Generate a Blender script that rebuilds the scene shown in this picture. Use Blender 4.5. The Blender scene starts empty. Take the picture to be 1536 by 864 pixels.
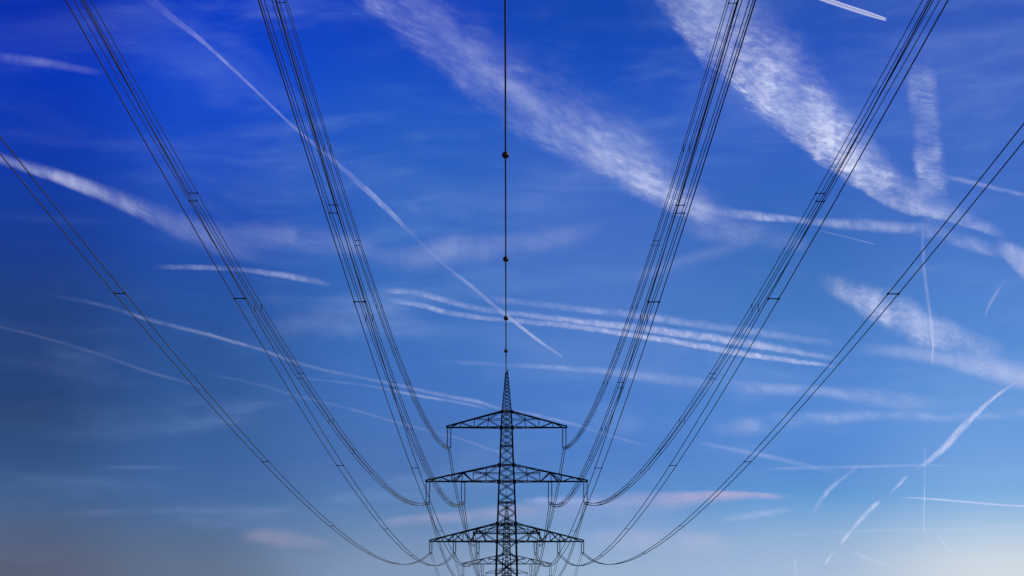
import bpy, bmesh, math, random
from mathutils import Vector, Matrix

R = math.radians
sc = bpy.context.scene
COL = sc.collection
random.seed(7)

# ------------------------------------------------------------------ camera
F_PX, W_PX, H_PX = 2750.0, 1536.0, 864.0
EYE = Vector((0.0, 0.0, 1.6))
PITCH = R(11.67)
YAW = math.atan(8.0 / F_PX)
cam_d = bpy.data.cameras.new("camera")
cam = bpy.data.objects.new("camera", cam_d)
COL.objects.link(cam)
cam.location = EYE
cam.rotation_euler = (R(90) + PITCH, 0, -YAW)
cam_d.sensor_width = 36.0
cam_d.lens = 36.0 * F_PX / W_PX
cam_d.clip_start = 0.1
cam_d.clip_end = 900000.0
sc.camera = cam
CAM_ROT = cam.rotation_euler.to_matrix()


def sight(px, py):
    """unit direction in which the photograph shows a point of the sky"""
    d = CAM_ROT @ Vector(((px - W_PX / 2) / F_PX, (H_PX / 2 - py) / F_PX, -1.0))
    return d.normalized()


# ------------------------------------------------------------------ helpers
def srgb(r, g, b):
    def f(c):
        c /= 255.0
        return c / 12.92 if c <= 0.04045 else ((c + 0.055) / 1.055) ** 2.4
    return (f(r), f(g), f(b), 1.0)


def tag(o, label=None, cat=None, group=None, kind=None):
    if label: o["label"] = label
    if cat: o["category"] = cat
    if group: o["group"] = group
    if kind: o["kind"] = kind
    return o


def empty(name, loc):
    o = bpy.data.objects.new(name, None)
    o.empty_display_size = 0.5
    COL.objects.link(o)
    o.location = loc
    return o


class MB:
    """collects bars, tubes and lathes, links them as one mesh object"""
    def __init__(self):
        self.v, self.f = [], []

    def frame(self, a, b):
        d = (b - a).normalized()
        up = Vector((0, 0, 1)) if abs(d.z) < 0.95 else Vector((0, 1, 0))
        s = d.cross(up).normalized()
        return d, s, s.cross(d).normalized()

    def angle_bar(self, a, b, w, t=None, s=None, u=None):
        """rolled L profile"""
        a, b = Vector(a), Vector(b)
        t = t or w * 0.22
        d, s0, u0 = self.frame(a, b)
        s = s or s0
        u = u or u0
        prof = [(0, 0), (w, 0), (w, t), (t, t), (t, w), (0, w)]
        n = len(self.v)
        for p in (a, b):
            for x, y in prof:
                self.v.append(p + s * (x - w * .3) + u * (y - w * .3))
        for i in range(6):
            j = (i + 1) % 6
            self.f.append((n + i, n + j, n + 6 + j, n + 6 + i))
        self.f.append(tuple(n + 5 - i for i in range(6)))
        self.f.append(tuple(n + 6 + i for i in range(6)))

    def box(self, c, sx, sy, sz):
        n = len(self.v)
        for dx in (-.5, .5):
            for dy in (-.5, .5):
                for dz in (-.5, .5):
                    self.v.append(Vector(c) + Vector((dx * sx, dy * sy, dz * sz)))
        for q in ((0, 1, 3, 2), (4, 6, 7, 5), (0, 4, 5, 1), (2, 3, 7, 6), (0, 2, 6, 4), (1, 5, 7, 3)):
            self.f.append(tuple(n + i for i in q))

    def tube(self, pts, rad, sides=6, caps=True):
        """rad: one radius or one per point"""
        pts = [Vector(p) for p in pts]
        rs = rad if isinstance(rad, (list, tuple)) else [rad] * len(pts)
        n = len(self.v)
        for i, p in enumerate(pts):
            a = pts[max(0, i - 1)]
            b = pts[min(len(pts) - 1, i + 1)]
            d, s, u = self.frame(a, b)
            for k in range(sides):
                t = 2 * math.pi * k / sides
                self.v.append(p + (s * math.cos(t) + u * math.sin(t)) * rs[i])
        for i in range(len(pts) - 1):
            for k in range(sides):
                j = (k + 1) % sides
                q = n + i * sides
                self.f.append((q + k, q + j, q + sides + j, q + sides + k))
        if caps:
            self.f.append(tuple(n + sides - 1 - k for k in range(sides)))
            q = n + (len(pts) - 1) * sides
            self.f.append(tuple(q + k for k in range(sides)))

    def sphere(self, c, r, nu=24, nv=14):
        pts, rs = [], []
        n = len(self.v)
        for i in range(nv + 1):
            t = math.pi * i / nv
            for k in range(nu):
                a = 2 * math.pi * k / nu
                self.v.append(Vector(c) + Vector((math.sin(t) * math.cos(a), math.cos(t), math.sin(t) * math.sin(a))) * r)
        for i in range(nv):
            for k in range(nu):
                j = (k + 1) % nu
                self.f.append((n + i * nu + k, n + i * nu + j, n + (i + 1) * nu + j, n + (i + 1) * nu + k))

    def build(self, name, mat, parent=None, smooth=False, loc=None):
        me = bpy.data.meshes.new(name)
        me.from_pydata([tuple(p) for p in self.v], [], self.f)
        bm = bmesh.new()
        bm.from_mesh(me)
        bmesh.ops.recalc_face_normals(bm, faces=bm.faces)
        bm.to_mesh(me)
        bm.free()
        if smooth:
            me.polygons.foreach_set("use_smooth", [True] * len(me.polygons))
        me.materials.append(mat)
        o = bpy.data.objects.new(name, me)
        COL.objects.link(o)
        if parent: o.parent = parent
        if loc is not None: o.location = loc
        return o


def new_mat(name):
    m = bpy.data.materials.new(name)
    m.use_nodes = True
    return m, m.node_tree.nodes, m.node_tree.links


def metal(name, c1, c2, scale, rough, metallic=0.0):
    m, N, L = new_mat(name)
    b = N["Principled BSDF"]
    tc = N.new("ShaderNodeTexCoord")
    nz = N.new("ShaderNodeTexNoise")
    nz.inputs["Scale"].default_value = scale
    nz.inputs["Detail"].default_value = 6
    rp = N.new("ShaderNodeValToRGB")
    rp.color_ramp.elements[0].position = .35
    rp.color_ramp.elements[0].color = (*c1, 1)
    rp.color_ramp.elements[1].position = .7
    rp.color_ramp.elements[1].color = (*c2, 1)
    L.new(tc.outputs["Object"], nz.inputs["Vector"])
    L.new(nz.outputs["Fac"], rp.inputs["Fac"])
    L.new(rp.outputs["Color"], b.inputs["Base Color"])
    b.inputs["Roughness"].default_value = rough
    b.inputs["Metallic"].default_value = metallic
    b.inputs["Specular IOR Level"].default_value = 0.25
    return m


STEEL = metal("weathered_dark_steel", (.016, .018, .018), (.034, .034, .031), 1.7, .8)
WIRE = metal("aged_aluminium_wire", (.014, .014, .016), (.026, .026, .028), 3.0, .75)
PORC = metal("brown_glazed_porcelain", (.018, .011, .008), (.032, .02, .014), 4.0, .45)
BALL = metal("faded_red_marker_plastic", (.035, .013, .009), (.055, .018, .011), 2.2, .6)
CONC = metal("footing_concrete", (.22, .21, .2), (.34, .33, .31), 2.5, .9)

# ------------------------------------------------------------------ ground (below the picture)
m, N, L = new_mat("meadow_grass")
b = N["Principled BSDF"]
tc = N.new("ShaderNodeTexCoord")
n1 = N.new("ShaderNodeTexNoise"); n1.inputs["Scale"].default_value = .02; n1.inputs["Detail"].default_value = 10
n2 = N.new("ShaderNodeTexNoise"); n2.inputs["Scale"].default_value = 2.5; n2.inputs["Detail"].default_value = 6
mx = N.new("ShaderNodeMath"); mx.operation = "MULTIPLY_ADD"; mx.inputs[1].default_value = .5
rp = N.new("ShaderNodeValToRGB")
rp.color_ramp.elements[0].position = .5; rp.color_ramp.elements[0].color = (.035, .055, .018, 1)
rp.color_ramp.elements[1].position = 1.0; rp.color_ramp.elements[1].color = (.10, .11, .045, 1)
L.new(tc.outputs["Object"], n1.inputs["Vector"]); L.new(tc.outputs["Object"], n2.inputs["Vector"])
L.new(n1.outputs["Fac"], mx.inputs[0]); L.new(n2.outputs["Fac"], mx.inputs[2])
L.new(mx.outputs[0], rp.inputs["Fac"]); L.new(rp.outputs["Color"], b.inputs["Base Color"])
b.inputs["Roughness"].default_value = .95


def ground_z(y):
    t = min(1.0, max(0.0, (y - 700.0) / 324.0))
    return 4.3 * t * t * (3 - 2 * t)


ys = [-30000, -3000, -500] + list(range(-100, 1201, 50)) + [1600, 2500, 5000, 12000, 30000, 80000]
xs = [-60000, -8000, -1500, -300, -80, 0, 80, 300, 1500, 8000, 60000]
gv = [(x, y, ground_z(y)) for y in ys for x in xs]
nx = len(xs)
gf = [(j * nx + i, j * nx + i + 1, (j + 1) * nx + i + 1, (j + 1) * nx + i) for j in range(len(ys) - 1) for i in range(nx - 1)]
me = bpy.data.meshes.new("ground"); me.from_pydata(gv, [], gf); me.materials.append(m)
ground = bpy.data.objects.new("ground", me); COL.objects.link(ground)
tag(ground, kind="structure")

# ------------------------------------------------------------------ pylon
E0 = EYE.z
# heights above the ground of the levels read off the picture
H_TOP = 57.2 + E0
ARMS = [  # bottom chord, top chord at the mast, half length, hangers (x), hanger length, string gap
    (46.2 + E0, 49.4 + E0, 11.95, (11.36,), 3.75, .66),
    (35.55 + E0, 38.83 + E0, 15.95, (8.52, 15.45), 3.95, .66),
    (23.86 + E0, 27.35 + E0, 15.10, (5.60, 10.15, 14.78), 1.85, .46),
]
PROFILE = [(0.0, 2.78), (17.24 + E0, 2.12), (23.86 + E0, 1.93), (27.35 + E0, 1.83), (35.55 + E0, 1.55), (38.83 + E0, 1.38),
           (46.2 + E0, 1.12), (49.4 + E0, .94), (H_TOP, .24)]


def half_w(z):
    for (z0, w0), (z1, w1) in zip(PROFILE, PROFILE[1:]):
        if z <= z1:
            return w0 + (w1 - w0) * (z - z0) / (z1 - z0)
    return PROFILE[-1][1]


CORN = [(-1, -1), (1, -1), (1, 1), (-1, 1)]


def corner(k, z):
    w = half_w(z)
    return Vector((CORN[k % 4][0] * w, CORN[k % 4][1] * w, z))


def lattice(mb, z0, z1, ratio, w):
    """X-braced panels on the four faces of the mast between two levels"""
    z = z0
    n = max(1, round((z1 - z0) / (ratio * (half_w(z0) + half_w(z1)))))
    for i in range(n):
        a, c = z0 + (z1 - z0) * i / n, z0 + (z1 - z0) * (i + 1) / n
        for k in range(4):
            mb.angle_bar(corner(k, a), corner(k + 1, c), w)
            mb.angle_bar(corner(k + 1, a), corner(k, c), w)


def ring(mb, z, w, cross=True):
    for k in range(4):
        mb.angle_bar(corner(k, z), corner(k + 1, z), w)
    if cross:
        mb.angle_bar(corner(0, z), corner(2, z), w * .8)
        mb.angle_bar(corner(1, z), corner(3, z), w * .8)


def crossarm(side, zb, zt, half, hangers):
    """one half of a cross-arm: four chords running to the tip, trussed"""
    mb = MB()
    wb, wt = half_w(zb), half_w(zt)
    tipw = .32
    tip_b, tip_t = zb, zb + .22

    def lo(t, f): return Vector((side * (wb + (half - wb) * t), f * (wb + (tipw - wb) * t), zb))
    def hi(t, f): return Vector((side * (wt + (half - wt) * t), f * (wt + (tipw - wt) * t), zt + (tip_t - zt) * t))
    cw, bw = .19, .11
    stops = [.24, .49, .74] if half < 14 else [.175, .35, .50, .645, .80]
    for f in (-1, 1):
        mb.angle_bar(lo(0, f), lo(1, f), cw)
        mb.angle_bar(hi(0, f), hi(1, f), cw)
        for i, t in enumerate(stops):
            mb.angle_bar(lo(t, f), hi(t, f), bw)
        # inner tie at half height from the mast to the stop where the diagonals meet
        tk = stops[0] if half < 14 else stops[1]
        zk = zb + (zt - zb) * .5
        knot = lo(tk, f); knot.z = zk
        base = lo(0, f); base.z = zk; base.x = side * half_w(zk); base.y = f * half_w(zk)
        mb.angle_bar(base, knot, bw)
        if half < 14:
            mb.angle_bar(hi(0, f), knot, bw); mb.angle_bar(lo(0, f), knot, bw)
            mb.angle_bar(knot, lo(stops[1] - .02, f), bw)
            mb.angle_bar(hi(stops[1], f), knot, bw)
            mb.angle_bar(hi(stops[2], f), lo(stops[1], f), bw)
            mb.angle_bar(hi(stops[2], f), lo(.93, f), bw)
        else:
            t1 = stops[0]
            q = (lo(t1, f) + hi(t1, f)) * .5
            mb.angle_bar(hi(0, f), q, bw); mb.angle_bar(lo(0, f), q, bw)
            mb.angle_bar(q, lo(stops[1], f), bw); mb.angle_bar(q, hi(stops[1], f), bw)
            for a, c in ((1, 2), (3, 2), (3, 4)):
                mb.angle_bar(lo(stops[a], f), hi(stops[c], f), bw)
            mb.angle_bar(hi(stops[4], f), lo(.95, f), bw)
    # bracing between the two faces, in the bottom and the top planes
    grid = [0] + stops + [.97]
    for a, c in zip(grid, grid[1:]):
        mb.angle_bar(lo(a, -1), lo(c, 1), bw * .8)
        mb.angle_bar(lo(a, 1), lo(c, -1), bw * .8)
        mb.angle_bar(hi(a, -1), hi(c, 1), bw * .7)
    for t in stops + [1.0]:
        mb.angle_bar(lo(t, -1), lo(t, 1), bw)
        mb.angle_bar(hi(t, -1), hi(t, 1), bw * .8)
    # hanger beams
    for hx in hangers:
        t = (hx - wb) / (half - wb)
        y = abs(lo(t, 1).y)
        for dx in (-.33, .33):
            mb.angle_bar((side * (hx + dx), -y, zb - .06), (side * (hx + dx), y, zb - .06), .12)
        if t < .9:  # little strut pyramid over an inner hanger
            top = (hi(t, 1) + hi(t, -1)) * .5
            for f in (-1, 1):
                mb.angle_bar(lo(max(0, t - .13), f), hi(t, f), bw * 1.2)
                mb.angle_bar(lo(min(1, t + .11), f), hi(t, f), bw * 1.2)
    return mb


def insulator_meshes(length, gap):
    """shared meshes of one hanging set: two long-rod strings, yoke, clamp"""
    out = {}
    s = MB()
    n = int(length / .085)
    pts, rs = [(0, 0, 0), (0, 0, -.16)], [.035, .035]
    z = -.16
    body = length - .42
    for i in range(n):
        z0 = -.16 - body * i / n
        pts += [(0, 0, z0 - .002), (0, 0, z0 - body / n * .45), (0, 0, z0 - body / n * .55)]
        rs += [.065, .135, .065]
    pts += [(0, 0, -length + .2), (0, 0, -length)]
    rs += [.04, .04]
    s.tube(pts, rs, 8)
    out["insulator_string"] = s
    return out


def make_pylon():
    root = empty("transmission_pylon", (0, 360, 0))
    # four corner legs, broken where the taper changes
    for k in range(4):
        mb = MB()
        for (z0, _), (z1, _) in zip(PROFILE[:-2], PROFILE[1:-1]):
            sx, sy = CORN[k]
            w = .36 if z0 < 27 else .31 if z0 < 45 else .25
            mb.angle_bar(corner(k, z0), corner(k, z1), w, s=Vector((-sx, 0, 0)), u=Vector((0, -sy, 0)))
        mb.build("leg", STEEL, root)
        fo = MB()
        c = corner(k, 0)
        fo.box((c.x, c.y, .1), 1.1, 1.1, .5)
        fo.build("footing", CONC, root)
    mb = MB()
    lattice(mb, 0.2, 9.0, .8, .15); ring(mb, 9.0, .15)
    lattice(mb, 9.0, ARMS[2][0], .72, .13)
    for a in ARMS:
        ring(mb, a[0], .16); ring(mb, a[1], .14)
        lattice(mb, a[0], a[1], .52, .14)
    zm = (ARMS[2][1] + ARMS[1][0]) / 2
    ring(mb, zm, .14)
    lattice(mb, ARMS[2][1], zm, .62, .14); lattice(mb, zm, ARMS[1][0], .62, .14)
    zm = (ARMS[1][1] + ARMS[0][0]) / 2
    ring(mb, zm, .12)
    lattice(mb, ARMS[1][1], zm, .58, .125); lattice(mb, zm, ARMS[0][0], .58, .125)
    for zb, zt, *_ in ARMS:
        for zj in (zb, zt):
            for k in range(4):
                c = corner(k, zj)
                mb.box((c.x, c.y + CORN[k][1] * .02, zj), .62, .03, .5)
    mb.build("mast_bracing", STEEL, root)
    # slender top
    pk = MB()
    zt0 = ARMS[0][1]
    for k in range(4):
        sx, sy = CORN[k]
        pk.angle_bar(corner(k, zt0), corner(k, H_TOP), .15, s=Vector((-sx, 0, 0)), u=Vector((0, -sy, 0)))
    lattice(pk, zt0, H_TOP, .62, .10)
    ring(pk, H_TOP, .08, False)
    pk.build("peak", STEEL, root)
    fit = MB()
    fit.box((0.03, 0, H_TOP + .05), .52, .5, .14)
    fit.tube([(.1, 0, H_TOP + .1), (.2, 0, H_TOP + .32)], .06, 8)
    fit.sphere((.23, 0, H_TOP + .42), .15, 14, 8)
    fit.box((-.12, 0, H_TOP - .22), .12, .6, .34)
    fit.build("peak_fitting", STEEL, root)
    for zb, zt, half, hangers, length, gap in ARMS:
        ins = insulator_meshes(length, gap)
        for side in (-1, 1):
            arm = crossarm(side, zb, zt, half, hangers).build("crossarm", STEEL, root)
            for hx in hangers:
                x = side * hx
                hs = MB()
                hs.box((0, 0, -.12), gap + .22, .09, .05)          # shackle plate at the arm
                for dx in (-gap / 2, gap / 2):
                    hs.tube([(dx, 0, .02), (dx, 0, -.16)], .03, 6)
                s = hs.build("insulator_set", STEEL, root, loc=(x, 0, zb - .08))
                hs = MB()
                zy = -length
                big = length > 3
                hs.box((0, 0, zy + .06), gap + (.52 if big else .2), .1, .07)   # arcing-horn bar
                for dx in (-gap / 2, gap / 2):
                    hs.tube([(dx, 0, zy + .06), (dx, 0, zy - .16)], .03, 6)
                hs.box((0, 0, zy - .16), gap + .12, .07, .10)        # yoke plate
                hs.angle_bar((-gap / 2, 0, zy - .14), (-.12, 0, zy - .44), .07)
                hs.angle_bar((gap / 2, 0, zy - .14), (.12, 0, zy - .44), .07)
                hs.box((0, 0, zy - .44), .34, .5, .09)                # suspension clamp
                hs.build("yoke", STEEL, s)
                for dx in (-gap / 2, gap / 2):
                    g = MB(); g.v, g.f = list(ins["insulator_string"].v), list(ins["insulator_string"].f)
                    g.build("insulator_string", PORC, s, loc=(dx, 0, -.02))
    return root


def copy_tree(o, parent=None):
    c = o.copy()
    COL.objects.link(c)
    c.parent = parent
    for ch in list(o.children):
        copy_tree(ch, c)
    return c


near = make_pylon()
tag(near, "nearest black lattice pylon with three tapering crossarms and tall pointed peak", "pylon", "pylons of the power line")
PY = [(360.0, 0.0), (655.0, 0.0), (1024.0, 4.3)]
second = copy_tree(near); second.location = (0, PY[1][0], PY[1][1])
tag(second, "middle pylon, smaller, its wide crossarm showing low behind the nearest pylon's mast", "pylon", "pylons of the power line")
third = copy_tree(near); third.location = (0, PY[2][0], PY[2][1])
tag(third, "farthest and smallest pylon, a narrow crossarm just above the bottom edge", "pylon", "pylons of the power line")

# ------------------------------------------------------------------ conductors
Y0 = PY[0][0] - 395.0            # the pylon behind the camera
PHASES = [  # x, clamp height, wires, sag of the near span, words
    (11.36, 42.12 + E0, 4, 10.75, "the top crossarm"),
    (8.52, 31.4 + E0, 4, 10.95, "the middle crossarm's inner hanger"),
    (15.43, 31.4 + E0, 4, 10.25, "the middle crossarm's tip"),
    (5.60, 21.83 + E0, 2, 10.66, "the lowest crossarm's innermost hanger"),
    (10.15, 21.83 + E0, 2, 10.5, "the lowest crossarm's middle hanger"),
    (14.72, 21.83 + E0, 2, 10.25, "the lowest crossarm's tip"),
]


def catenary(ya, za, yb, zb, sag, n):
    """points (y, z, t) of a hanging wire"""
    out = []
    for i in range(n + 1):
        t = i / n
        out.append((ya + (yb - ya) * t, za + (zb - za) * t - 4 * sag * t * (1 - t), t))
    return out


def wire_radius(t, thin, thick):
    e = max(0.0, (t - .28) / .72)          # widened towards the pylon beyond real wire, so it shows darker there
    return thin + (thick - thin) * e ** 1.15


def bundle(x, ya, za, yb, zb, sag, count, spacers, thin, thick, label, group, n):
    root = empty("conductor_bundle", (x, yb, zb))
    tag(root, label, "power cable", group)
    h = .2
    offs = [(-h, -h), (h, -h), (h, h), (-h, h)] if count == 4 else [(-h, 0), (h, 0)]
    inv = Vector((x, yb, zb))
    for ox, oz in offs:
        mb = MB()
        pts, rs = [], []
        for y, z, t in catenary(ya, za, yb, zb, sag, n):
            pts.append(Vector((x + ox, y, z + oz)) - inv); rs.append(wire_radius(t, thin, thick))
        mb.tube(pts, rs, 6)
        mb.build("conductor", WIRE, root, smooth=True)
    for i, y in enumerate(spacers):
        t = (y - ya) / (yb - ya)
        z = za + (zb - za) * t - 4 * sag * t * (1 - t)
        P = Vector((x, y, z)) - inv
        bar = .022
        if count == 4:
            if i % 2 == 0: pairs = ((0, 1), (3, 2))
            else: pairs = ((0, 3), (1, 2))
        else:
            pairs = ((0, 1),)
        for a, c in pairs:
            mb = MB()
            A = P + Vector((offs[a][0], 0, offs[a][1])); Cc = P + Vector((offs[c][0], 0, offs[c][1]))
            mb.tube([A, Cc], bar, 6)
            for q in (A, Cc):
                mb.tube([q + Vector((0, -.09, 0)), q + Vector((0, .09, 0))], .038, 8)
            mb.build("spacer", STEEL, root)
    return root


SIDE = {-1: "left", 1: "right"}
for x, z, count, sag, words in PHASES:
    for side in (-1, 1):
        num = "four-wire" if count == 4 else "two-wire"
        if count == 4:
            sp = [PY[0][0] * (.243 + .0673 * k) for k in range(0, 11)]
        else:
            sp = [PY[0][0] * (.19 + .1205 * k) for k in range(0, 7)]
        bundle(side * x, Y0, z, PY[0][0], z, sag, count, sp, .0185, .062,
               f"{num} conductor sweeping overhead, {SIDE[side]} side, from {words}",
               "conductors overhead to the nearest pylon", 150)
        (ya, ba), (yb, bb) = PY[0], PY[1]
        sp = [ya + (yb - ya) * (k + .6) / 6 for k in range(6)]
        bundle(side * x, ya, z + ba, yb, z + bb, 5.6, count, sp, .036, .05,
               f"{num} conductor beyond the nearest pylon, {SIDE[side]} side, from {words}",
               "conductors between the nearest and the middle pylon", 60)
        (ya, ba), (yb, bb) = PY[1], PY[2]
        bundle(side * x, ya, z + ba, yb, z + bb, 9.0, count, [ya + 60 * k for k in range(1, 6)], .034, .046,
               f"faint {num} conductor, farthest span, {SIDE[side]} side, {words}",
               "conductors between the middle and the farthest pylon", 50)

EX = -.12
EZ = H_TOP - .1
E_SAG = 11.0


def earth_wire(ya, za, yb, zb, sag, thin, thick, label, n):
    mb = MB()
    pts, rs = [], []
    o = Vector((EX, yb, zb))
    for y, z, t in catenary(ya, za, yb, zb, sag, n):
        pts.append(Vector((EX, y, z)) - o); rs.append(wire_radius(t, thin, thick))
    mb.tube(pts, rs, 8)
    w = mb.build("earth_wire", WIRE, None, smooth=True, loc=o)
    return tag(w, label, "power cable", "earth wires along the pylon peaks")


earth_wire(Y0, EZ, PY[0][0], EZ, E_SAG, .068, .095, "single thick earth wire rising straight up from the nearest pylon's peak, carrying balls", 150)
earth_wire(PY[0][0], EZ, PY[1][0], EZ, 5.6, .06, .075, "earth wire dropping behind the nearest pylon's mast to the middle pylon", 60)
earth_wire(PY[1][0], EZ, PY[2][0], EZ + PY[2][1], 9.0, .035, .045, "earth wire hidden low behind the masts, from the middle to the farthest pylon", 50)

BALLS = ["largest dark marker ball, highest on the earth wire near the photo's top",
         "second marker ball from the top of the earth wire, above the contrails crossing",
         "third marker ball from the top, beside the crossing of contrails",
         "smallest marker ball on the earth wire, just above the nearest pylon's peak"]
for y, lab in zip((162.7, 209.5, 256.5, 301.5), BALLS):
    t = (y - Y0) / (PY[0][0] - Y0)
    z = EZ - 4 * E_SAG * t * (1 - t)
    mb = MB()
    mb.sphere((0, 0, 0), .315, 28, 16)
    mb.tube([(0, -.36, 0), (0, .36, 0)], .085, 10)
    # bolted flange where the two half shells meet
    n = 28
    ringpts = [(.33 * math.cos(2 * math.pi * k / n), .0, .33 * math.sin(2 * math.pi * k / n)) for k in range(n + 1)]
    mb.tube(ringpts, .014, 6, caps=False)
    o = mb.build("marker_ball", BALL, None, smooth=True, loc=(EX + .012, y, z))
    tag(o, lab, "marker ball", "marker balls on the earth wire")

# ------------------------------------------------------------------ clouds and contrails
ALT = [7800.0]


def vmath(N, op, *ins):
    n = N.new("ShaderNodeMath")
    n.operation = op
    return n


def cloud_mat(name, col, lump, soft0, soft1, scale, stretch, contrast, warp, lo, hi, seed, split=0.0, ends=(.12, .12), fine=.5, gain=.85):
    m, N, L = new_mat(name)
    N.clear()
    def M(op, a, b=None, c=None, clamp=False):
        n = N.new("ShaderNodeMath"); n.operation = op; n.use_clamp = clamp
        for i, v in enumerate((a, b, c)):
            if v is None: continue
            if isinstance(v, (int, float)): n.inputs[i].default_value = v
            else: L.new(v, n.inputs[i])
        return n.outputs[0]
    def SS(v, a, b):
        n = N.new("ShaderNodeMapRange"); n.interpolation_type = "SMOOTHSTEP"
        L.new(v, n.inputs["Value"]); n.inputs["From Min"].default_value = a; n.inputs["From Max"].default_value = b
        return n.outputs["Result"]
    uv = N.new("ShaderNodeUVMap"); uv.uv_map = "along"
    sp = N.new("ShaderNodeSeparateXYZ"); L.new(uv.outputs["UV"], sp.inputs[0])
    uw = N.new("ShaderNodeUVMap"); uw.uv_map = "place"
    s2 = N.new("ShaderNodeSeparateXYZ"); L.new(uw.outputs["UV"], s2.inputs[0])
    at = N.new("ShaderNodeAttribute"); at.attribute_name = "dens"
    u, v = sp.outputs[0], sp.outputs[1]      # u 0..1 along, v -1..1 across
    P = N.new("ShaderNodeCombineXYZ")
    L.new(M("MULTIPLY", s2.outputs[0], stretch), P.inputs[0]); L.new(s2.outputs[1], P.inputs[1]); P.inputs[2].default_value = seed
    def noise(sc_, det, rough, off):
        n = N.new("ShaderNodeTexNoise"); n.inputs["Scale"].default_value = sc_; n.inputs["Detail"].default_value = det
        n.inputs["Roughness"].default_value = rough; n.inputs["Distortion"].default_value = .35
        a = N.new("ShaderNodeVectorMath"); a.operation = "ADD"; L.new(P.outputs[0], a.inputs[0]); a.inputs[1].default_value = (off, off * .7, off * 1.3)
        L.new(a.outputs[0], n.inputs["Vector"])
        return n.outputs["Fac"]
    nw = noise(scale * .8, 8, .68, 11.3)
    vw = M("ADD", v, M("MULTIPLY", M("SUBTRACT", nw, .5), warp))
    e0 = SS(vw, -.97, -.97 + soft0)
    e1 = M("SUBTRACT", 1.0, SS(vw, .97 - soft1, .97))
    # never beyond the body's own rim
    rim = M("SUBTRACT", 1.0, SS(M("ABSOLUTE", v), .86, .99))
    edge = M("POWER", M("MULTIPLY", M("MULTIPLY", e0, e1), rim), 1.5)
    big = SS(noise(scale, 8, .64, 0.0), lo, hi)
    small = SS(noise(scale * 2.6, 4, .62, 5.1), .30, .68)
    tex = M("ADD", M("MULTIPLY", big, 1.0 - fine * .5), M("MULTIPLY", M("MULTIPLY", small, big), fine * .7), clamp=True)
    tex = M("ADD", 1.0 - contrast, M("MULTIPLY", tex, contrast))
    lumps = SS(noise(min(scale * .45, 2.4), 3, .6, 23.0), .38, .60)
    tex = M("MULTIPLY", tex, M("ADD", 1.0 - lump, M("MULTIPLY", lumps, lump * 1.35)))
    end = M("MULTIPLY", SS(u, 0.0, max(ends[0], .0005)), M("SUBTRACT", 1.0, SS(u, 1.0 - max(ends[1], .0005), 1.0)))
    a = M("MULTIPLY", M("MULTIPLY", edge, tex), M("MULTIPLY", end, at.outputs["Fac"]))
    if split > 0:
        gap = M("SUBTRACT", 1.0, SS(M("ABSOLUTE", v), .08, .30))
        a = M("MULTIPLY", a, M("SUBTRACT", 1.0, M("MULTIPLY", gap, split)))
    a = M("MINIMUM", M("MULTIPLY", a, gain), .985)
    a = M("SUBTRACT", 1.0, M("SQRT", M("SUBTRACT", 1.0, a)))   # the body has an upper and a lower side
    df = N.new("ShaderNodeBsdfDiffuse"); df.inputs["Color"].default_value = (*col, 1)
    tl = N.new("ShaderNodeBsdfTranslucent"); tl.inputs["Color"].default_value = (*col, 1)
    mixb = N.new("ShaderNodeMixShader"); mixb.inputs[0].default_value = .8
    L.new(df.outputs[0], mixb.inputs[1]); L.new(tl.outputs[0], mixb.inputs[2])
    tr = N.new("ShaderNodeBsdfTransparent")
    mx = N.new("ShaderNodeMixShader"); L.new(a, mx.inputs[0]); L.new(tr.outputs[0], mx.inputs[1]); L.new(mixb.outputs[0], mx.inputs[2])
    out = N.new("ShaderNodeOutputMaterial"); L.new(mx.outputs[0], out.inputs["Surface"])
    return m


def cr(p, i, t):
    n = len(p)
    a, b, c, d = p[max(i - 1, 0)], p[i], p[i + 1], p[min(i + 2, n - 1)]
    return tuple(.5 * (2 * b[k] + (c[k] - a[k]) * t + (2 * a[k] - 5 * b[k] + 4 * c[k] - d[k]) * t * t + (3 * b[k] - a[k] - 3 * c[k] + d[k]) * t ** 3) for k in range(len(b)))


CLOUD_I = [0]


def drift(x, y, deg):
    """texture coordinates lying along the wind that draws the ice fibres out"""
    c, s_ = math.cos(R(deg)), math.sin(R(deg))
    return ((x * c + y * s_) / 100.0, (-x * s_ + y * c) / 100.0)


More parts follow.
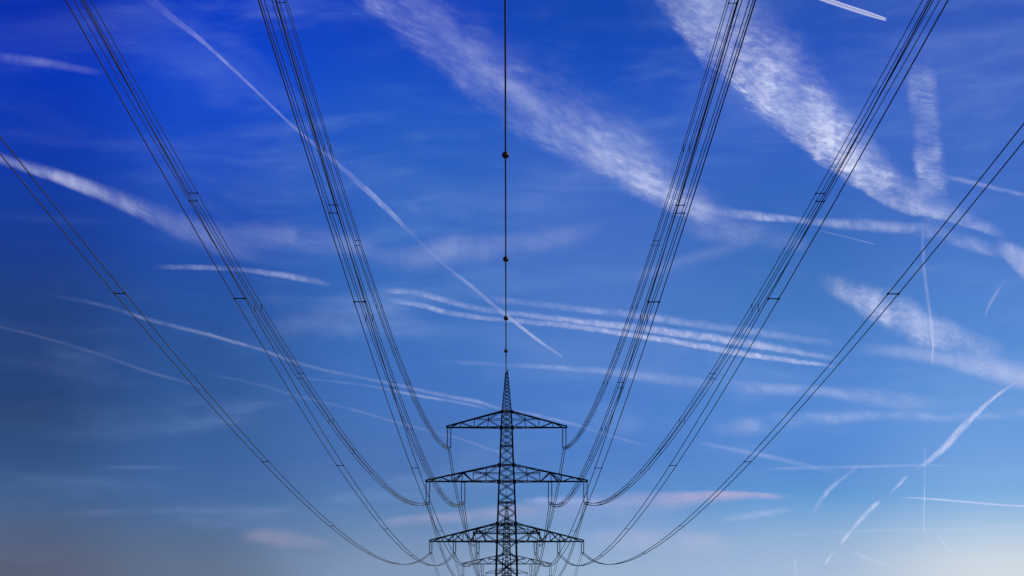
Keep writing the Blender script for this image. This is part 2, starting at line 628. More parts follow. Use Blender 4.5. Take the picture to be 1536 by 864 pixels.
def sky_body(name, label, cat, pts, group=None, col=(.90, .94, .97), soft=(.7, .7), scale=3.0, stretch=1.0,
             contrast=.6, warp=.5, lo=.3, hi=.65, split=0.0, ends=(.12, .12), fine=.5, gain=.85, slim=None, alt=None, wind=None, lump=None):
    """a long thin ice cloud at its own altitude: a flattened lens-shaped tube along a path.
    pts: where it runs in the sky, its half width and its density."""
    CLOUD_I[0] += 1
    ALT[0] += 45.0
    alt = alt or ALT[0]
    if lump is None: lump = .45 if cat == "contrail" else .25
    if wind is None and cat == "cloud": wind = 12.0
    slim = slim or (.66 if cat == "contrail" else 1.0)
    fine_pts = []
    for i in range(len(pts) - 1):
        seg = math.hypot(pts[i + 1][0] - pts[i][0], pts[i + 1][1] - pts[i][1])
        k = max(3, int(seg / 12))
        for j in range(k):
            q = cr(pts, i, j / k)
            fine_pts.append((q[0], q[1], max(.6, q[2] * slim), max(0.0, q[3])))
    fine_pts.append((pts[-1][0], pts[-1][1], pts[-1][2] * slim, pts[-1][3]))
    n = len(fine_pts)
    NV = 10
    s_len = [0.0]
    for a, c in zip(fine_pts, fine_pts[1:]):
        s_len.append(s_len[-1] + math.hypot(c[0] - a[0], c[1] - a[1]))
    verts, along, place, dens = [], [], [], []
    grid = {}
    for i, (x, y, w, d) in enumerate(fine_pts):
        a, c = fine_pts[max(0, i - 1)], fine_pts[min(n - 1, i + 1)]
        tx, ty = c[0] - a[0], c[1] - a[1]
        l = math.hypot(tx, ty) or 1
        nx_, ny_ = -ty / l, tx / l
        if nx_ * 0 + ny_ < 0 and False:
            nx_, ny_ = -nx_, -ny_
        for j in range(NV + 1):
            v = -1 + 2 * j / NV
            dr = sight(x + nx_ * w * v, y + ny_ * w * v)
            el = max(dr.z, .012)
            dist = (alt - EYE.z) / el
            p = EYE + dr * dist
            th = w * dist / F_PX * .18 * (1 - v * v)
            for layer in ((0,) if j in (0, NV) else (0, 1)):
                grid[i, j, layer] = len(verts)
                verts.append(p + Vector((0, 0, th if layer else -th)))
                along.append((s_len[i] / s_len[-1], v)); place.append((s_len[i] / 100.0, w * v / 100.0) if wind is None else drift(x + nx_ * w * v, y + ny_ * w * v, wind)); dens.append(d)
            if j in (0, NV): grid[i, j, 1] = grid[i, j, 0]
    faces = []
    for i in range(n - 1):
        for j in range(NV):
            faces.append((grid[i, j, 0], grid[i, j + 1, 0], grid[i + 1, j + 1, 0], grid[i + 1, j, 0]))
            faces.append((grid[i, j, 1], grid[i + 1, j, 1], grid[i + 1, j + 1, 1], grid[i, j + 1, 1]))
    o0 = sum(verts, Vector()) / len(verts)
    me = bpy.data.meshes.new(name)
    me.from_pydata([tuple(p - o0) for p in verts], [], faces)
    for lay, src in (("along", along), ("place", place)):
        uvl = me.uv_layers.new(name=lay)
        for lp in me.loops:
            uvl.data[lp.index].uv = src[lp.vertex_index]
    at = me.attributes.new("dens", "FLOAT", "POINT")
    at.data.foreach_set("value", dens)
    me.polygons.foreach_set("use_smooth", [True] * len(me.polygons))
    me.materials.append(cloud_mat(name + "_ice", col, lump, soft[0], soft[1], scale, stretch, contrast, warp, lo, hi, CLOUD_I[0] * 3.7, split, ends, fine, gain))
    o = bpy.data.objects.new(name, me)
    COL.objects.link(o)
    o.location = o0
    return tag(o, label, cat, group)


CON = "contrails across the sky"
CLD = "streaks of cirrus cloud"
# --- broad spread-out bands
sky_body("cirrus_cloud", "broad hazy white cloud band slanting down past the earth wire from the top", "cloud",
         [(540, -75, 68, .40), (612, -8, 70, .46), (686, 56, 72, .50), (770, 116, 76, .50), (862, 168, 84, .58), (938, 216, 76, .82), (994, 268, 52, 1.0), (1064, 312, 34, .55), (1130, 334, 18, .15)],
         CLD, soft=(1.55, .5), scale=3.9, stretch=.44, contrast=.8, warp=.95, lo=.34, hi=.68, ends=(.02, .10), fine=.9, wind=24, lump=.35)
sky_body("cirrus_cloud", "brighter wispy ridge within the hazy band, left of the earth wire", "cloud",
         [(590, -30, 26, .14), (650, 25, 28, .30), (705, 78, 26, .38), (765, 132, 24, .36), (835, 178, 22, .22), (900, 215, 18, .06)],
         CLD, soft=(1.0, 1.0), scale=3.6, stretch=.35, contrast=.85, warp=.9, ends=(.05, .2), fine=.8, wind=34)
sky_body("cirrus_cloud", "brightest broad cloud band crossing behind the right-hand wires near the top", "cloud",
         [(1025, -65, 82, .62), (1082, 5, 86, .78), (1142, 80, 86, .95), (1198, 142, 70, 1.25), (1254, 202, 56, 1.55), (1312, 254, 44, 1.1), (1370, 294, 32, .75), (1430, 318, 18, .75), (1515, 354, 11, .35)],
         CLD, soft=(1.25, .32), scale=5.2, stretch=.5, contrast=.8, warp=.85, lo=.32, hi=.66, ends=(.02, .06), fine=1.0, wind=16, lump=.4)
sky_body("cirrus_cloud", "thin bright cloud streak continuing rightwards from the hazy band's lower end", "cloud",
         [(1010, 298, 12, .3), (1070, 314, 11, .75), (1140, 324, 9, .9), (1200, 330, 8, .7), (1270, 336, 12, .45), (1340, 340, 14, .5), (1400, 348, 16, .55), (1460, 366, 15, .40), (1520, 384, 12, .2)],
         CLD, soft=(.9, .7), scale=4.5, stretch=.5, contrast=.85, warp=.9, lo=.35, hi=.65, ends=(.15, .1), fine=.9)
sky_body("cirrus_cloud", "faint fan of veil under the thin bright streak, between the right-hand wires", "cloud",
         [(1000, 330, 26, .12), (1060, 338, 32, .3), (1120, 350, 34, .34), (1170, 358, 26, .28), (1230, 372, 14, .1)],
         CLD, soft=(1.2, .9), scale=3, stretch=.5, contrast=.8, warp=.8, ends=(.2, .2))
sky_body("cirrus_cloud", "pale straight streak slanting up to the right below the veil fan", "cloud",
         [(930, 424, 12, .06), (1010, 398, 16, .15), (1080, 378, 16, .16), (1140, 364, 12, .1)],
         CLD, soft=(.9, 1.2), scale=3, stretch=.4, contrast=.7, warp=.6, ends=(.2, .1))
sky_body("cirrus_cloud", "dim wide veil left of the earth wire around the second ball's height", "cloud",
         [(540, 392, 22, .08), (620, 384, 34, .40), (690, 372, 40, .48), (760, 372, 36, .40), (840, 358, 30, .28), (930, 335, 16, .08)],
         CLD, soft=(1.2, 1.2), scale=2.4, stretch=.5, contrast=.85, warp=.8, ends=(.15, .2))
sky_body("cirrus_cloud", "milky veil patch left of the mast, under the start of the wavy trails", "cloud",
         [(380, 500, 20, .05), (450, 486, 32, .20), (520, 474, 40, .26), (590, 478, 36, .22), (660, 494, 24, .08)],
         CLD, soft=(1.2, 1.2), scale=2.6, stretch=.5, contrast=.8, warp=.9, ends=(.2, .2))
sky_body("cirrus_cloud", "dim streaky veil between the two left-hand groups of wires", "cloud",
         [(330, 342, 20, .12), (400, 350, 30, .28), (470, 358, 32, .30), (540, 370, 28, .24), (610, 388, 16, .08)],
         CLD, soft=(1.2, 1.0), scale=2.8, stretch=.5, contrast=.85, warp=.8, ends=(.2, .2))
sky_body("contrail", "wide upright trail with feathery crosswise striations at upper right", "contrail",
         [(1378, 78, 26, .10), (1384, 140, 30, .40), (1390, 200, 30, .55), (1396, 260, 30, .68), (1402, 320, 28, .42), (1404, 365, 22, .15)],
         CON, soft=(.5, .5), scale=7.5, stretch=.30, contrast=.9, warp=1.0, lo=.36, hi=.64, ends=(.12, .2), fine=.8, slim=1, wind=4, lump=.6)
sky_body("contrail", "narrow faint upright trail below the striated one, crossing the bright cloud patch", "contrail",
         [(1383, 320, 7, .2), (1386, 400, 7, .24), (1392, 450, 7, .3), (1399, 505, 5, .5), (1398, 552, 3.4, .45)],
         CON, soft=(.9, .9), scale=6, stretch=1, contrast=.5, warp=.5, ends=(.2, .06))
sky_body("cirrus_cloud", "bright elongated cloud patch behind the outermost right wires", "cloud",
         [(1220, 418, 14, .2), (1270, 434, 24, .55), (1330, 462, 36, .95), (1390, 492, 36, .85), (1450, 512, 26, .6), (1515, 528, 14, .25)],
         CLD, soft=(.9, .6), scale=4.5, stretch=.7, contrast=.85, warp=.9, lo=.32, hi=.62, ends=(.12, .12), fine=.7)
sky_body("cirrus_cloud", "long bright cloud streak running off the right edge at mid height", "cloud",
         [(1270, 520, 14, .2), (1340, 526, 16, .42), (1410, 536, 18, .6), (1470, 548, 24, .95), (1540, 566, 28, 1.2), (1600, 585, 28, 1.2)],
         CLD, soft=(1.0, .8), scale=3.5, stretch=.6, contrast=.6, warp=.7, ends=(.2, .01))
sky_body("cirrus_cloud", "small bright cloud cut off by the right edge above mid height", "cloud",
         [(1488, 362, 10, .4), (1520, 380, 20, .8), (1560, 406, 34, .9), (1620, 440, 40, .9)],
         CLD, soft=(.8, .6), scale=5, stretch=.8, contrast=.5, warp=.7, ends=(.25, .01))
# --- upper left
sky_body("contrail", "long straight narrow trail from upper left to a bright tip right of the earth wire", "contrail",
         [(205, -22, 14, .04), (235, 8, 14, .14), (270, 35, 10, .28), (305, 63, 7, .5), (340, 95, 5.5, .66), (390, 142, 4.5, .62), (440, 190, 4.5, .5), (490, 232, 7, .34), (550, 285, 9.5, .66), (590, 323, 8.5, .62), (622, 355, 5, .3), (650, 382, 4, .1), (672, 402, 4.5, .3), (705, 428, 6, .52), (760, 474, 6, .62), (800, 505, 5.2, .95), (846, 537, 3.4, 1.2)],
         CON, soft=(.8, .8), scale=7, stretch=.5, contrast=.6, warp=.6, split=.5, ends=(.04, .008), fine=.8)
sky_body("contrail", "thick soft trail entering from the left edge and dissolving rightwards", "contrail",
         [(-40, 224, 12, .62), (20, 243, 13, .68), (90, 264, 15, .72), (160, 290, 19, .58), (220, 315, 24, .42), (280, 340, 30, .28), (350, 362, 34, .18), (430, 376, 34, .1)],
         CON, soft=(1.1, .6), scale=4.2, stretch=.4, contrast=.7, warp=.9, ends=(.01, .2), fine=.8, slim=.95, wind=30)
sky_body("contrail", "short faint smudge of trail at the left edge near the top", "contrail",
         [(-20, 83, 13, .20), (40, 91, 13, .24), (100, 100, 11, .2), (165, 113, 8, .08)],
         CON, soft=(.9, .9), scale=4, stretch=.6, contrast=.7, warp=.7, ends=(.01, .25), slim=.9)
sky_body("contrail", "thin wavy trail crossing the left four-wire bundle below the thick soft trail", "contrail",
         [(225, 400, 8, .08), (300, 401, 9, .28), (350, 403, 8, .18), (410, 410, 10, .42), (460, 419, 10, .36), (505, 429, 8, .15)],
         CON, soft=(.9, .6), scale=5, stretch=.6, contrast=.7, warp=.9, ends=(.1, .08), fine=.8)
# --- the triple trails in the middle
sky_body("contrail", "middle and brightest of three wavy trails right of the earth wire", "contrail",
         [(560, 437, 8, .3), (610, 436, 10, .38), (660, 448, 10, .42), (715, 462, 10, .34), (765, 469, 10, .5), (840, 478, 10, .7), (920, 487, 11, .8), (1000, 497, 12, .9), (1080, 508, 13, .95), (1160, 521, 12, .85), (1262, 540, 7, .4)],
         CON, soft=(1.0, .6), scale=6.5, stretch=.7, contrast=.65, warp=1.1, ends=(.06, .05), fine=.9, lump=.3)
sky_body("contrail", "lowest of three wavy trails right of the earth wire", "contrail",
         [(575, 449, 8, .34), (625, 456, 9, .48), (680, 470, 9, .5), (740, 478, 8, .36), (800, 483, 9, .5), (880, 492, 9, .6), (960, 504, 9, .9), (1040, 517, 10, 1.1), (1120, 531, 9.5, 1.1), (1190, 541, 8, .9), (1264, 551, 5, .5)],
         CON, soft=(.9, .6), scale=7.5, stretch=.7, contrast=.6, warp=1.1, ends=(.06, .05), fine=.9, lump=.3)
sky_body("contrail", "highest and faintest of three wavy trails right of the earth wire", "contrail",
         [(680, 432, 13, .14), (740, 448, 13, .22), (800, 455, 11, .36), (880, 464, 12, .45), (960, 474, 13, .5), (1040, 485, 14, .52), (1120, 496, 14, .46), (1200, 508, 13, .24), (1290, 520, 11, .08)],
         CON, soft=(.9, .7), scale=6, stretch=.7, contrast=.7, warp=1.1, ends=(.1, .1), fine=.9)
sky_body("contrail", "long thin trail arching from mid left down to the nearest pylon's top crossarm", "contrail",
         [(60, 440, 7, .03), (150, 457, 7, .10), (225, 480, 7, .24), (300, 499, 6.5, .34), (380, 521, 6, .34), (450, 545, 6, .30), (520, 562, 6, .26), (600, 578, 6, .40), (660, 592, 7, .6), (715, 602, 6.5, .62), (750, 613, 6, .5), (800, 622, 6, .42), (860, 636, 6, .3), (920, 655, 6, .25), (985, 673, 5, .1)],
         CON, soft=(.9, .8), scale=6, stretch=.4, contrast=.65, warp=.9, ends=(.05, .06), fine=.8)
sky_body("contrail", "short thin trail just under the arching one, ending at the top crossarm", "contrail",
         [(440, 566, 5, .06), (500, 572, 5, .14), (560, 580, 5, .2), (630, 594, 5, .34), (690, 604, 5, .32), (735, 613, 5, .15)],
         CON, soft=(.9, .8), scale=6, stretch=.4, contrast=.6, warp=.8, ends=(.05, .06))
sky_body("contrail", "very faint thin trail sloping down from the left edge to the outer wires", "contrail",
         [(-30, 483, 5.5, .10), (60, 505, 5.5, .13), (150, 532, 5.5, .10), (230, 560, 5.5, .13), (320, 584, 5.5, .06)],
         CON, soft=(.9, .9), scale=5, stretch=.4, contrast=.6, warp=.6, ends=(.01, .1))
sky_body("contrail", "very faint trail behind the left-hand wires passing under the top crossarm's left end", "contrail",
         [(310, 561, 5, .06), (380, 575, 5, .10), (450, 595, 5, .09), (520, 612, 5, .13), (590, 632, 5, .13), (650, 648, 5, .12), (690, 658, 5, .28), (745, 677, 5, .2), (800, 690, 5, .08)],
         CON, soft=(.9, .9), scale=5, stretch=.4, contrast=.6, warp=.6, ends=(.05, .1))
sky_body("contrail", "pale trail starting beside the nearest pylon's peak and running rightwards", "contrail",
         [(640, 540, 8, .04), (740, 546, 8, .2), (830, 551, 9, .32), (900, 556, 11, .34), (960, 563, 16, .3), (1030, 572, 20, .2), (1090, 580, 20, .08)],
         CON, soft=(.9, .7), scale=4, stretch=.5, contrast=.8, warp=.9, ends=(.1, .1), fine=.8)
sky_body("cirrus_cloud", "soft horizontal streak left of the outermost right wires, above the curved one", "cloud",
         [(1020, 574, 12, .12), (1090, 580, 13, .34), (1160, 584, 13, .5), (1240, 588, 14, .55), (1300, 596, 18, .5), (1370, 606, 20, .30), (1440, 612, 16, .12)],
         CLD, soft=(.8, 1.1), scale=4, stretch=.4, contrast=.9, warp=.9, lo=.36, hi=.66, ends=(.15, .15), fine=.9)
sky_body("cirrus_cloud", "soft curved streak crossing the outermost right wires and reaching the right edge", "cloud",
         [(1040, 654, 20, .16), (1110, 642, 22, .38), (1180, 632, 20, .5), (1260, 627, 14, .55), (1340, 625, 11, .5), (1440, 626, 11, .36), (1560, 620, 10, .25)],
         CLD, soft=(.8, 1.1), scale=3.6, stretch=.4, contrast=.9, warp=.9, lo=.36, hi=.68, ends=(.15, .02), fine=.9)
sky_body("contrail", "short bright white double trail at the top edge, ending in a sharp tip", "contrail",
         [(1170, -26, 5.8, 1), (1215, -9, 5.6, 1), (1260, 7, 5.2, 1), (1300, 20, 5.0, 1), (1331, 30, 3.0, 1)],
         CON, col=(.97, .98, .98), soft=(.4, .4), scale=9, stretch=.4, contrast=.05, warp=.1, split=.75, ends=(.0, .03), gain=1.4, slim=.9, alt=6900)
sky_body("contrail", "wispy diagonal trail with a knotted bright middle at lower right", "contrail",
         [(1530, 570, 4, .5), (1500, 590, 5.5, .75), (1470, 615, 8, .95), (1440, 646, 13, 1.0), (1412, 676, 10.5, .9), (1388, 694, 8, .75), (1370, 706, 7, .3)],
         CON, soft=(.8, .7), scale=7, stretch=.5, contrast=.7, warp=1.0, ends=(.05, .1), fine=.9)
sky_body("contrail", "thin nearly level bright trail running to the right edge at lower right", "contrail",
         [(1345, 746, 2.6, .4), (1390, 748, 3.4, .75), (1450, 753, 3.4, .75), (1510, 758, 3.4, .7), (1570, 760, 4, .7)],
         CON, soft=(.8, .8), scale=6, stretch=.5, contrast=.3, warp=.5, ends=(.12, .01))
sky_body("contrail", "thin vertical trail at lower right, bent into a short hook at its foot", "contrail",
         [(1388, 668, 2.4, .3), (1387, 700, 2.6, .3), (1387, 735, 2.6, .5), (1386, 770, 2.8, .7), (1386, 792, 3, .8), (1393, 808, 2.6, .7)],
         CON, soft=(.8, .8), scale=7, stretch=.5, contrast=.4, warp=.4, ends=(.08, .05))
sky_body("contrail", "crumbling broken diagonal trail at lower right, the longer of two", "contrail",
         [(1362, 712, 6, .7), (1346, 729, 6, .6), (1334, 741, 5, .02), (1322, 750, 6, .06), (1313, 758, 9, .8), (1300, 771, 9, .75), (1288, 783, 8.5, .8), (1278, 795, 7, .35), (1268, 807, 8, .7), (1258, 818, 7, .02), (1250, 828, 7, .08), (1242, 840, 7, .6), (1235, 851, 6, .2)],
         CON, soft=(.9, .8), scale=8, stretch=.6, contrast=.75, warp=1.2, ends=(.04, .04), fine=.9)
sky_body("contrail", "faint crumbling diagonal trail, the shorter of two at lower right", "contrail",
         [(1292, 694, 7, .18), (1268, 715, 7, .24), (1246, 732, 8, .45), (1232, 750, 8, .5), (1216, 774, 7, .22)],
         CON, soft=(.9, .8), scale=8, stretch=.6, contrast=.75, warp=1.1, ends=(.1, .1), fine=.9)
sky_body("contrail", "long faint level trail above the lower right corner", "contrail",
         [(1120, 806, 4, .08), (1250, 799, 4.5, .18), (1330, 795, 4.5, .26), (1420, 794, 4.5, .2), (1570, 789, 4.5, .18)],
         CON, soft=(.9, .9), scale=4, stretch=.4, contrast=.5, warp=.5, ends=(.15, .01))
sky_body("contrail", "faint level trail through the wispy diagonal trail's lower end", "contrail",
         [(1130, 704, 5, .15), (1210, 702, 6, .26), (1290, 700, 6, .26), (1370, 698, 5, .24), (1450, 699, 4, .15)],
         CON, soft=(.9, .9), scale=4, stretch=.4, contrast=.5, warp=.6, ends=(.15, .15))
sky_body("contrail", "short slanting wisp near the bottom right corner", "contrail",
         [(1402, 796, 5, .15), (1416, 815, 6, .3), (1432, 832, 6, .42), (1452, 852, 4, .2)],
         CON, soft=(.8, .8), scale=7, stretch=.6, contrast=.5, warp=.8, ends=(.15, .1))
sky_body("contrail", "tiny upright wisp at the bottom edge, right of the pylons", "contrail",
         [(1191, 832, 4, .2), (1193, 850, 5, .4), (1194, 868, 5, .3), (1194, 885, 5, .2)],
         CON, soft=(.8, .8), scale=7, stretch=.6, contrast=.5, warp=.8, ends=(.2, .1))
sky_body("contrail", "hair-thin short trail between the two right-hand groups of wires", "contrail",
         [(1225, 345, 2.4, .2), (1260, 353, 2.4, .35), (1295, 362, 2.4, .4), (1314, 367, 2, .3)],
         CON, soft=(.8, .8), scale=6, stretch=.5, contrast=.3, warp=.3, ends=(.2, .05))
sky_body("contrail", "faint straight trail running off the right edge above the small bright cloud", "contrail",
         [(1405, 262, 9, .25), (1450, 272, 9, .34), (1500, 284, 8, .36), (1570, 300, 8, .34)],
         CON, soft=(.9, .9), scale=5, stretch=.5, contrast=.6, warp=.7, ends=(.2, .01))
sky_body("contrail", "faint steep wisp below the small bright cloud at the right edge", "contrail",
         [(1508, 418, 7, .15), (1494, 440, 7, .26), (1482, 462, 6, .26), (1476, 484, 5, .12)],
         CON, soft=(.9, .9), scale=6, stretch=.6, contrast=.5, warp=.8, ends=(.2, .2))
sky_body("contrail", "faint sloping streaky trail above the long pinkish cloud, right of the mast", "contrail",
         [(1030, 660, 7, .1), (1090, 672, 8, .2), (1150, 684, 9, .26), (1200, 696, 9, .22), (1270, 712, 8, .1)],
         CON, soft=(.9, .9), scale=4, stretch=.5, contrast=.6, warp=.8, ends=(.2, .2))
# --- low clouds, sunset reddening painted into the colour of the pinkish ones
SUNSET_PINK = (.80, .66, .66)  # reddened light of haze and low sun, put into the ice colour
sky_body("cirrus_cloud", "long pinkish level cloud passing behind the nearest pylon's mast, tapering right", "cloud",
         [(540, 790, 8, .05), (620, 781, 13, .36), (700, 776, 15, .42), (780, 769, 22, .42), (870, 766, 32, .46), (950, 762, 30, .56), (1040, 750, 18, .8), (1110, 745, 10, .85), (1205, 747, 7, .15)],
         CLD, col=(.90, .70, .67), soft=(.7, 1.3), scale=3, stretch=.4, contrast=.65, warp=.7, ends=(.1, .08), fine=.6)  # pink is sunset light painted into the cloud's colour
sky_body("cirrus_cloud", "white filmy streak along the upper rim of the pinkish cloud, right of the mast", "cloud",
         [(770, 752, 6, .2), (840, 751, 10, .4), (910, 754, 9, .35), (980, 752, 7, .1)],
         CLD, soft=(.9, .9), scale=4, stretch=.4, contrast=.6, warp=.8, ends=(.2, .2))
sky_body("cirrus_cloud", "small rounded pinkish cloud low at the left, beyond the outer wires", "cloud",
         [(350, 806, 14, .1), (395, 805, 20, .34), (425, 808, 22, .4), (460, 813, 18, .28), (510, 818, 10, .08)],
         CLD, col=SUNSET_PINK, soft=(1.0, 1.0), scale=3.2, stretch=.5, contrast=.45, warp=.6, ends=(.2, .2))
sky_body("cirrus_cloud", "pale puffy low cloud just right of the nearest pylon's lowest crossarm", "cloud",
         [(850, 806, 18, .1), (910, 804, 28, .40), (980, 806, 32, .5), (1040, 812, 28, .4), (1120, 820, 18, .1)],
         CLD, col=(.88, .76, .77), soft=(1.1, 1.1), scale=3, stretch=.45, contrast=.65, warp=.8, ends=(.2, .2))  # weaker sunset tint painted into this cloud's colour
sky_body("cirrus_cloud", "faint level wisp low at the far left, above the small pinkish cloud", "cloud",
         [(60, 772, 6, .05), (200, 768, 9, .05), (330, 765, 9, .06), (480, 768, 6, .05)],
         CLD, soft=(.9, .9), scale=4, stretch=.3, contrast=.7, warp=.8, ends=(.2, .2))
sky_body("cirrus_cloud", "short faint level wisp at left, well below the sloping faint trail", "cloud",
         [(140, 701, 4, .04), (200, 701, 5, .09), (260, 702, 4, .06), (310, 703, 3, .04)],
         CLD, soft=(.9, .9), scale=5, stretch=.3, contrast=.7, warp=.8, ends=(.2, .2))
sky_body("contrail", "small slanting wisp low at right, left of the two crumbling trails' feet", "contrail",
         [(1275, 826, 6, .12), (1300, 837, 7, .3), (1325, 846, 6, .3), (1345, 853, 4, .12)],
         CON, soft=(.9, .9), scale=6, stretch=.5, contrast=.7, warp=.9, ends=(.2, .2))
sky_body("cirrus_cloud", "thin wispy low cloud below the long pinkish cloud's right end", "cloud",
         [(1070, 782, 7, .1), (1120, 774, 9, .3), (1160, 768, 8, .26), (1200, 762, 6, .1)],
         CLD, soft=(.9, .9), scale=5, stretch=.5, contrast=.5, warp=.8, ends=(.2, .2))

# ------------------------------------------------------------------ light and sky
SUN_EL, SUN_AZ = R(30), R(62)       # azimuth from +Y towards +X
sd = bpy.data.lights.new("sun", "SUN")
sd.energy = 5.0
sd.angle = R(.5)
sd.color = (1.0, .965, .91)
so = bpy.data.objects.new("sun", sd)
COL.objects.link(so)
to_sun = Vector((math.sin(SUN_AZ) * math.cos(SUN_EL), math.cos(SUN_AZ) * math.cos(SUN_EL), math.sin(SUN_EL)))
so.rotation_euler = (-to_sun).to_track_quat("-Z", "Y").to_euler()
so.location = (120, 60, 90)

w = bpy.data.worlds.new("World")
sc.world = w
w.use_nodes = True
N, L = w.node_tree.nodes, w.node_tree.links
N.clear()
out = N.new("ShaderNodeOutputWorld")
bg = N.new("ShaderNodeBackground"); bg.inputs["Strength"].default_value = .1
L.new(bg.outputs[0], out.inputs["Surface"])
sky = N.new("ShaderNodeTexSky")
sky.sky_type = "NISHITA"; sky.sun_disc = False
sky.sun_elevation = SUN_EL; sky.sun_rotation = SUN_AZ
sky.air_density = 1.0; sky.dust_density = .4; sky.ozone_density = 3.0
tc = N.new("ShaderNodeTexCoord")
sep = N.new("ShaderNodeSeparateXYZ"); L.new(tc.outputs["Generated"], sep.inputs[0])


def WM(op, a, b=None, c=None, clamp=False):
    n = N.new("ShaderNodeMath"); n.operation = op; n.use_clamp = clamp
    for i, v in enumerate((a, b, c)):
        if v is None: continue
        if isinstance(v, (int, float)): n.inputs[i].default_value = v
        else: L.new(v, n.inputs[i])
    return n.outputs[0]


el = WM("MULTIPLY", WM("ARCSINE", sep.outputs[2]), 180 / math.pi)
az = WM("MULTIPLY", WM("ARCTAN2", sep.outputs[0], sep.outputs[1]), 180 / math.pi)
fac = WM("DIVIDE", el, 24.0, clamp=True)
ELS = [20.2, 17.5, 12.2, 8.1, 6.0, 4.8, 3.05]
COLS = [  # azimuth, colours from high to low
    (-14.6, [(0, 42, 172), (2, 52, 182), (22, 60, 142), (36, 66, 120), (50, 82, 132), (66, 94, 138), (86, 94, 120)]),
    (-9.7, [(0, 58, 198), (16, 72, 204), (32, 78, 168), (46, 88, 152), (58, 99, 160), (70, 105, 156), (94, 112, 142)]),
    (-3.1, [(8, 64, 190), (30, 86, 196), (56, 108, 192), (66, 114, 190), (77, 118, 182), (92, 132, 184), (128, 152, 188)]),
    (2.75, [(14, 70, 178), (33, 86, 194), (72, 116, 198), (76, 126, 204), (82, 130, 202), (100, 148, 206), (152, 178, 212)]),
    (9.3, [(34, 80, 184), (46, 92, 198), (60, 112, 190), (82, 136, 212), (88, 141, 212), (112, 162, 216), (168, 190, 218)]),
    (14.9, [(48, 88, 188), (56, 98, 196), (74, 122, 204), (96, 150, 220), (118, 165, 226), (142, 184, 228), (208, 219, 231)]),
]
cur = None
for i, (a, cols) in enumerate(COLS):
    rp = N.new("ShaderNodeValToRGB")
    cr_ = rp.color_ramp
    cr_.interpolation = "CARDINAL"
    stops = [(e / 24.0, srgb(*c)) for e, c in zip(ELS, cols)][::-1]
    stops = [(0.0, stops[0][1])] + stops
    cr_.elements[0].position = stops[0][0]; cr_.elements[0].color = stops[0][1]
    cr_.elements[1].position = stops[-1][0]; cr_.elements[1].color = stops[-1][1]
    for p, c in stops[1:-1]:
        e_ = cr_.elements.new(p); e_.color = c
    L.new(fac, rp.inputs["Fac"])
    if cur is None:
        cur = rp.outputs["Color"]
    else:
        mr = N.new("ShaderNodeMapRange"); mr.interpolation_type = "SMOOTHSTEP"
        L.new(az, mr.inputs["Value"]); mr.inputs["From Min"].default_value = COLS[i - 1][0]; mr.inputs["From Max"].default_value = a
        mx = N.new("ShaderNodeMixRGB"); L.new(mr.outputs["Result"], mx.inputs["Fac"])
        L.new(cur, mx.inputs[1]); L.new(rp.outputs["Color"], mx.inputs[2])
        cur = mx.outputs[0]
# thin high veil: streaky, drawn out along the horizon
mp = N.new("ShaderNodeMapping"); mp.inputs["Scale"].default_value = (5, 5, 20); mp.inputs["Rotation"].default_value = (0, R(14), 0)
L.new(tc.outputs["Generated"], mp.inputs["Vector"])
nz = N.new("ShaderNodeTexNoise"); nz.inputs["Scale"].default_value = 1.6; nz.inputs["Detail"].default_value = 9; nz.inputs["Roughness"].default_value = .55; nz.inputs["Distortion"].default_value = .6
L.new(mp.outputs[0], nz.inputs["Vector"])
mr = N.new("ShaderNodeMapRange"); mr.interpolation_type = "SMOOTHSTEP"
L.new(nz.outputs["Fac"], mr.inputs["Value"]); mr.inputs["From Min"].default_value = .46; mr.inputs["From Max"].default_value = .78
mp2 = N.new("ShaderNodeMapping"); mp2.inputs["Scale"].default_value = (8, 8, 38); mp2.inputs["Rotation"].default_value = (0, R(12), 0); mp2.inputs["Location"].default_value = (3.1, 1.7, .6)
L.new(tc.outputs["Generated"], mp2.inputs["Vector"])
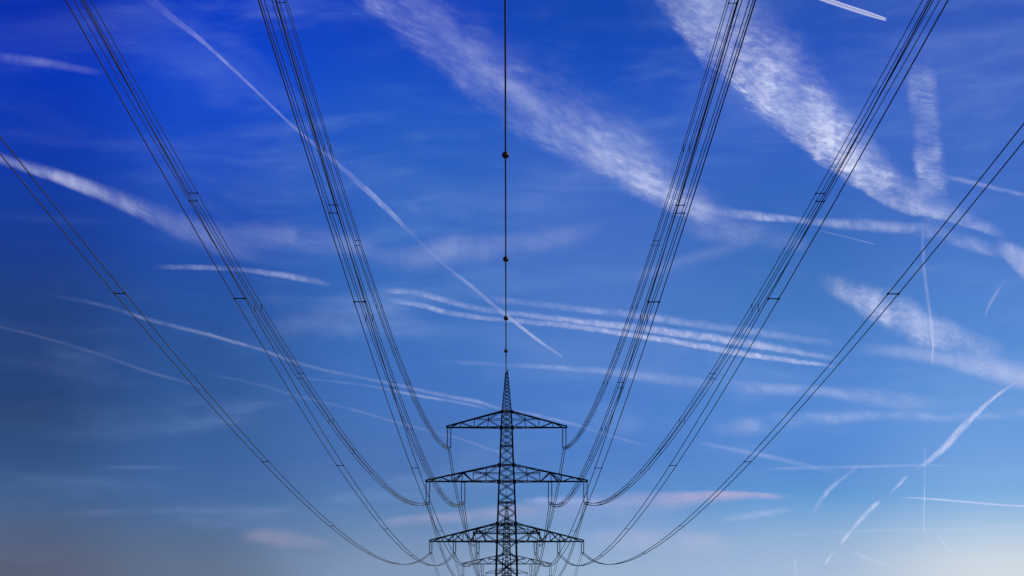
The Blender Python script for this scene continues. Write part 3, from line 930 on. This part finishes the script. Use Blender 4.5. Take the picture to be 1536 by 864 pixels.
nz2 = N.new("ShaderNodeTexNoise"); nz2.inputs["Scale"].default_value = 2.2; nz2.inputs["Detail"].default_value = 10; nz2.inputs["Roughness"].default_value = .6; nz2.inputs["Distortion"].default_value = .9
L.new(mp2.outputs[0], nz2.inputs["Vector"])
mr2 = N.new("ShaderNodeMapRange"); mr2.interpolation_type = "SMOOTHSTEP"
L.new(nz2.outputs["Fac"], mr2.inputs["Value"]); mr2.inputs["From Min"].default_value = .45; mr2.inputs["From Max"].default_value = .74
mid = N.new("ShaderNodeMapRange"); mid.interpolation_type = "SMOOTHSTEP"     # the veil thickens away from the dark upper left
L.new(az, mid.inputs["Value"]); mid.inputs["From Min"].default_value = -17.0; mid.inputs["From Max"].default_value = -4.0
veil = WM("MULTIPLY", WM("ADD", WM("MULTIPLY", mr.outputs["Result"], .23), WM("MULTIPLY", WM("MULTIPLY", mr2.outputs["Result"], WM("MULTIPLY_ADD", mr.outputs["Result"], .85, .15)), .20)), WM("MULTIPLY_ADD", mid.outputs["Result"], .8, .2))
mxv = N.new("ShaderNodeMixRGB"); L.new(veil, mxv.inputs["Fac"]); L.new(cur, mxv.inputs[1]); mxv.inputs[2].default_value = srgb(140, 172, 228)
scl = N.new("ShaderNodeVectorMath"); scl.operation = "SCALE"; L.new(mxv.outputs[0], scl.inputs[0]); scl.inputs["Scale"].default_value = 9.5
sk2 = N.new("ShaderNodeVectorMath"); sk2.operation = "SCALE"; L.new(sky.outputs[0], sk2.inputs[0]); sk2.inputs["Scale"].default_value = .018
add = N.new("ShaderNodeVectorMath"); add.operation = "ADD"; L.new(scl.outputs[0], add.inputs[0]); L.new(sk2.outputs[0], add.inputs[1])
L.new(add.outputs[0], bg.inputs["Color"])

sc.view_settings.view_transform = "Standard"
sc.view_settings.look = "None"
sc.view_settings.exposure = 0.0
sc.view_settings.gamma = 1.0
sc.view_settings.use_curve_mapping = False
sc.render.engine = "CYCLES"
sc.cycles.transparent_max_bounces = 48
sc.cycles.max_bounces = 6
sc.cycles.filter_width = 1.45
sc.cycles.use_denoising = True
sc.render.filter_size = 1.45
